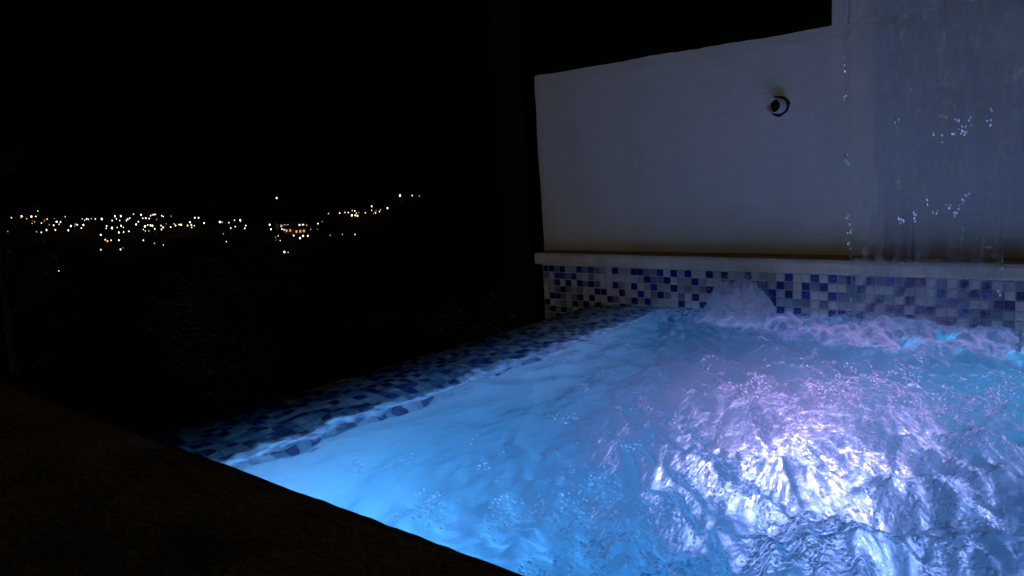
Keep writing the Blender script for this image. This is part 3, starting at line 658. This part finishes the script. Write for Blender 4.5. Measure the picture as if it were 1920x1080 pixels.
# ------------------------------------------------------------------ planting beyond the overflow edge
def leaf_cloud(bm, centre, rad_, n, size, squash=1.0):
    for _ in range(n):
        d = Vector((random.gauss(0, 1), random.gauss(0, 1), random.gauss(0, 1) * squash)).normalized() * rad_ * (random.random() ** 0.45)
        p = Vector(centre) + d; l = size * random.uniform(.6, 1.4); w = l * 0.36
        m4 = Matrix.Translation(p) @ Matrix.Rotation(random.uniform(0, 6.28), 4, 'Z') @ Matrix.Rotation(random.uniform(-1.0, 1.0), 4, 'X')
        q_ = [bm.verts.new(m4 @ Vector(c_)) for c_ in ((-l / 2, 0, 0), (0, -w / 2, 0.1 * l), (l / 2, 0, -0.05 * l), (0, w / 2, 0.1 * l))]
        bm.faces.new(q_)
def shrub(px, py, dist, r, label, mat, nleaf=1500, leaf=0.05):
    c = along(px, py, dist); zb = float(terr(c[0], c[1])); root = empty('shrub', (c[0], c[1], zb))
    tag(root, label, 'shrub', 'shrubs on the slope below the pool')
    h = c[2] - zb
    bm = bmesh.new()
    for k in range(9):
        a = k * 0.7 + random.random(); pt = []
        for i in range(5): t_ = i / 4; pt.append((math.cos(a) * r * 0.7 * t_ ** 1.4, math.sin(a) * r * 0.7 * t_ ** 1.4, h * t_ * random.uniform(.9, 1.1)))
        tube_bm(bm, pt, [0.014 * (1 - 0.75 * i / 4) for i in range(5)], 5)
    bobj('stems', bm, MAT['bark'], root, True)
    bm = bmesh.new()
    for k in range(9):
        cc = (random.gauss(0, r * .55), random.gauss(0, r * .55), h + random.gauss(-0.2 * r, r * .4)); leaf_cloud(bm, cc, r * random.uniform(.4, .65), nleaf // 9, leaf)
    bobj('foliage', bm, mat, root); return root
shrub(925, 640, 4.6, 0.30, 'small dark shrub just left of the mosaic wall end', MAT['leaf2'])
shrub(800, 640, 5.6, 0.42, 'dark leafy shrub right of the thin upright stem', MAT['leaf'])
shrub(640, 660, 6.0, 0.40, 'dark leafy shrub left of the thin upright stem', MAT['leaf'])
shrub(455, 600, 8.0, 0.75, 'wide dim shrub far left below the lit town', MAT['leaf2'], 2200, 0.07)
c = along(702, 668, 4.4); zb = float(terr(c[0], c[1])); st = empty('dry_stem', (c[0], c[1], zb)); tag(st, 'thin upright dry plant stem beyond the overflow edge', 'plant')
top_ = along(702, 634, 4.4)[2] - zb
bm = bmesh.new(); tube_bm(bm, [(0, 0, 0), (0.01, 0, top_ * .5), (0.0, 0.005, top_)], [0.007, 0.006, 0.003], 6); bobj('stalk', bm, MAT['stem'], st, True)
bm = bmesh.new(); leaf_cloud(bm, (-0.06, 0, top_ * 0.86), 0.09, 26, 0.07); bobj('leaf_tuft', bm, MAT['leaf2'], st)
# tree at the left border
tc_ = along(-10, 470, 9.0); zb = float(terr(tc_[0], tc_[1])); tree = empty('tree', (tc_[0], tc_[1], zb)); tag(tree, 'dim tree at the left border, its twigs before the town lights', 'tree')
H_ = tc_[2] - zb; bm = bmesh.new()
tube_bm(bm, [(0, 0, 0), (0.05, 0.02, H_ * .3), (0.0, 0.06, H_ * .65), (0.08, 0.05, H_ + 0.3)], [0.13, 0.11, 0.085, 0.05], 10)
for k in range(16):
    a = k * 2.4; z0 = H_ * random.uniform(.5, 1.0); L = random.uniform(.5, 1.1)
    tube_bm(bm, [(0, 0.05, z0), (math.cos(a) * L * .5, math.sin(a) * L * .5, z0 + .18), (math.cos(a) * L, math.sin(a) * L, z0 + random.uniform(.2, .5))], [0.035, 0.02, 0.006], 6)
bobj('trunk', bm, MAT['bark'], tree, True)
bm = bmesh.new()
for k in range(22): leaf_cloud(bm, (random.gauss(-0.1, .4), random.gauss(0, .45), H_ + random.gauss(0.15, .5)), random.uniform(.16, .34), 110, 0.07)
bobj('crown', bm, MAT['leaf2'], tree)

# ------------------------------------------------------------------ the town across the valley
# photo positions (in the 4.8x enlargements of the left and right half of the town), tone, size
LA = '340,224,W,13;108,252,W,10;103,278,w,9;195,272,Y,17;240,285,O,10;282,268,Y,17;322,272,W,12;290,300,O,12;310,318,O,10;288,325,O,11;360,295,o,8;373,328,w,9;397,305,O,12;425,292,O,12;490,285,d,7;443,342,d,9;510,318,W,13;545,318,w,9;532,338,O,9;483,348,W,10;420,390,w,12;498,390,w,9;302,406,W,10;330,405,W,11;372,412,W,10;125,408,W,11;70,403,d,9;27,482,W,10;587,272,w,8;638,354,W,10;680,338,d,8;672,355,d,8;695,343,W,10;615,393,W,11;750,345,W,10;732,373,W,10;740,290,w,8;762,302,w,9;780,290,w,9;795,295,w,9;822,287,d,8;858,290,w,9;916,291,W,13;1010,305,w,9;1035,267,W,10;1048,290,w,8;1088,265,W,10;1078,305,w,9;1138,304,w,9;1150,292,w,9;1168,283,W,9;1202,247,O,12;1270,253,W,11;1285,283,w,8;1312,283,W,10;1342,287,w,9;1355,262,Y,9;1370,254,Y,9;1385,251,Y,9;1399,249,Y,9;1410,295,d,7;1455,262,w,9;1470,268,w,9;1540,265,d,8;1245,315,w,9;1225,340,W,11;960,355,W,12;955,375,w,9;1008,372,W,12;1055,368,w,9;1090,352,W,10;1110,365,w,9;1070,412,W,10;1113,407,W,11;1160,402,W,10;1305,357,W,12;1330,345,w,9;1355,348,Y,13;1372,352,W,10;1290,385,w,9;1308,398,w,9;1340,398,d,8;1393,380,Y,9;1453,385,w,11;1468,367,W,10;1450,350,w,8;1495,335,d,8;1537,365,W,10;1567,335,w,8;1580,350,W,10;1612,342,W,10;1630,343,W,11;1688,350,Y,10;1710,320,W,10;1722,345,Y,12;1725,367,Y,10;1748,352,w,8;1753,280,W,10;1787,280,W,10;1837,327,W,11;907,434,W,11;948,478,O,15;968,490,O,11;1000,482,w,8;1070,482,W,10;1290,483,W,11;1390,510,d,8;1470,525,w,8;908,568,w,9;1085,565,W,10;1108,550,d,7;530,760,W,11'
LB = '58,318,W,12;78,318,w,9;140,325,w,9;190,302,w,9;242,303,W,13;157,373,w,9;197,360,w,9;292,350,w,9;283,375,W,10;90,425,d,8;117,495,w,9;570,102,W,12;508,343,W,12;518,383,W,12;670,345,d,9;618,382,w,9;637,388,w,9;657,397,d,8;840,348,d,9;877,385,d,9;937,382,d,8;942,333,w,9;980,315,d,7;723,440,W,11;808,443,W,13;850,443,W,12;780,463,W,12;583,443,w,8;560,455,d,7;602,485,w,9;563,483,d,8;640,588,W,14;673,592,w,9;1037,243,w,8;1137,238,W,11;1185,232,O,10;1215,233,W,12;1250,215,w,9;1273,217,Y,10;1287,238,O,10;1247,258,W,13;1278,258,W,13;1297,263,W,13;1310,232,o,7;1368,235,w,10;1425,177,W,12;1425,213,w,9;1465,213,o,8;1460,235,Y,10;1443,240,o,8;1495,225,w,10;1505,208,d,8;1567,193,W,11;1680,80,W,14;1790,80,w,9;1853,85,d,8;1052,437,d,8;1162,430,w,9;1275,430,w,8'
HOUSES = [(625, 348, 'Y'), (768, 345, 'Y'), (697, 388, 'O'), (768, 397, 'O')]
TONE = {'W': ((1.0, 0.90, 0.72), 4.0), 'w': ((1.0, 0.95, 0.85), 2.0), 'd': ((0.9, 0.95, 0.9), 0.6), 'Y': ((1.0, 0.80, 0.42), 3.2), 'O': ((1.0, 0.42, 0.12), 2.2), 'o': ((1.0, 0.40, 0.12), 0.9)}
TM = {}
for k, (c_, s_) in TONE.items():
    TM[k] = glow('town_light_' + {'W': 'white', 'w': 'soft', 'd': 'dim', 'Y': 'yellow', 'O': 'orange', 'o': 'amber'}[k], c_, s_)
    try: TM[k].cycles.emission_sampling = 'NONE'
    except Exception: pass
NAMES = {'W': 'bright white', 'w': 'small white', 'd': 'dim', 'Y': 'yellowish', 'O': 'orange', 'o': 'dim amber'}
lampmesh = {}
def lamp_mesh(tone, size, hgt):
    key = (tone, size, round(hgt))
    if key in lampmesh: return lampmesh[key]
    bm = bmesh.new(); s_ = size
    tube_bm(bm, [(0, 0, 0), (0, 0, hgt - s_ * .6)], [0.09, 0.06], 6); nf = len(bm.faces)
    # lantern: tapered head with a small cap
    rr_ = [(0.18, -0.62), (0.40, -0.35), (0.46, 0.15), (0.30, 0.48), (0.10, 0.62)]
    rings = [[bm.verts.new((r * s_ * math.cos(6.2832 * k / 8), r * s_ * math.sin(6.2832 * k / 8), hgt + z * s_)) for k in range(8)] for r, z in rr_]
    for a, b in zip(rings, rings[1:]):
        for k in range(8): bm.faces.new((a[k], a[(k + 1) % 8], b[(k + 1) % 8], b[k]))
    bm.faces.new(list(reversed(rings[0]))); bm.faces.new(rings[-1])
    bm.faces.ensure_lookup_table()
    for i, f in enumerate(bm.faces): f.material_index = 0 if i < nf else 1
    me = bpy.data.meshes.new('town_lamp'); bm.to_mesh(me); bm.free(); me.materials.append(MAT['dark']); me.materials.append(TM[tone]); lampmesh[key] = me; return me
def zone(px, py):
    if py > 500: return 'alone far below the town'
    if px < 14: return 'at the left border under the town'
    if px < 90 and py > 428: return 'in the row under the far left cluster'
    if px < 62: return 'in the left half of the far left cluster'
    if px < 130: return 'in the right half of the far left cluster'
    if px < 182: return 'in the sparse row beside the far left cluster'
    if py > 442 and px < 325: return 'scattered below the town middle'
    if px < 232: return 'at the left end of the town middle'
    if px < 262: return 'left of centre in the town middle'
    if px < 298: return 'at the centre of the town middle'
    if px < 330: return 'right of centre in the town middle'
    if px < 400: return 'at the right end of the town middle'
    if px < 470: return 'in the small group left of the gap'
    if py < 380 and px < 600: return 'alone high above the town'
    if py > 465: return 'in the pair under the lit houses'
    if px < 610 and py < 437: return 'around the lit houses right of the gap'
    if px < 610: return 'below the lit houses right of the gap'
    if py > 430: return 'in the faint row under the rising line'
    if px < 660: return 'at the left of the rising line'
    if px < 680: return 'in the middle of the rising line'
    if px < 735: return 'at the right of the rising line'
    return 'of the last three right of the rising line'
ORD = 'first second third fourth fifth sixth seventh eighth ninth tenth eleventh twelfth'.split()
def read(s_, ox):
    for e in s_.split(';'):
        a, b, c_, d_ = e.split(','); yield ox + int(a) / 4.8, 350 + int(b) / 4.8, c_, int(d_)
TOWN = sorted(list(read(LA, 0)) + list(read(LB, 400))); seen_ = {}; total_ = {}
for px, py, tone, sz_ in TOWN: total_[(tone, zone(px, py))] = total_.get((tone, zone(px, py)), 0) + 1
for px, py, tone, sz_ in TOWN:
    lift = 5.0; P, dist = hit_terrain(px, py, lift); key = (tone, zone(px, py))
    size = sz_ / 10 * 0.80 * min(1.15, dist / 620) * random.uniform(0.7, 1.25)
    o = bpy.data.objects.new('town_lamp', lamp_mesh(tone, round(size, 2), lift)); COL.objects.link(o); o.location = P
    n_ = seen_[key] = seen_.get(key, 0) + 1
    lab = f'{NAMES[tone]} lamp {key[1]}' if total_[key] == 1 else f'{ORD[n_ - 1]} {NAMES[tone]} lamp from the left {key[1]}'
    tag(o, lab, 'street lamp', 'lamps of the town across the valley')
for hx, hy, tone in HOUSES:
    P, dist = hit_terrain(400 + hx / 4.8, 350 + hy / 4.8, 2.2)
    h_ = empty('town_house', P); tag(h_, {625: 'pale lit house left of the brightest house windows', 768: 'bright yellow lit house' if hy < 360 else 'house with an orange glow under the brightest windows', 697: 'orange lit house between the white lamps'}[hx], 'house', 'lit houses of the town')
    h_.rotation_euler = (0, 0, math.atan2(-P[0], P[1]) + random.uniform(-.4, .4))
    hw_ = bobj('wall', box_bm(-4, 4, -3, 3, -1.5, 3.6), MAT['housewall'], h_)
    mobj('roof', [(-4.4, -3.4, 3.6), (4.4, -3.4, 3.6), (4.4, 3.4, 3.6), (-4.4, 3.4, 3.6), (-4.4, 0, 5.4), (4.4, 0, 5.4)], [(0, 1, 5, 4), (2, 3, 4, 5), (0, 4, 3), (1, 2, 5), (3, 2, 1, 0)], MAT['roof'], h_)
    for wx_ in (-2.3, 0.1, 2.4):
        bobj('window', box_bm(wx_ - .55, wx_ + .55, -3.06, -2.97, 1.2, 2.7), TM['d' if hx == 625 else 'w' if tone == 'Y' else 'o'], hw_)
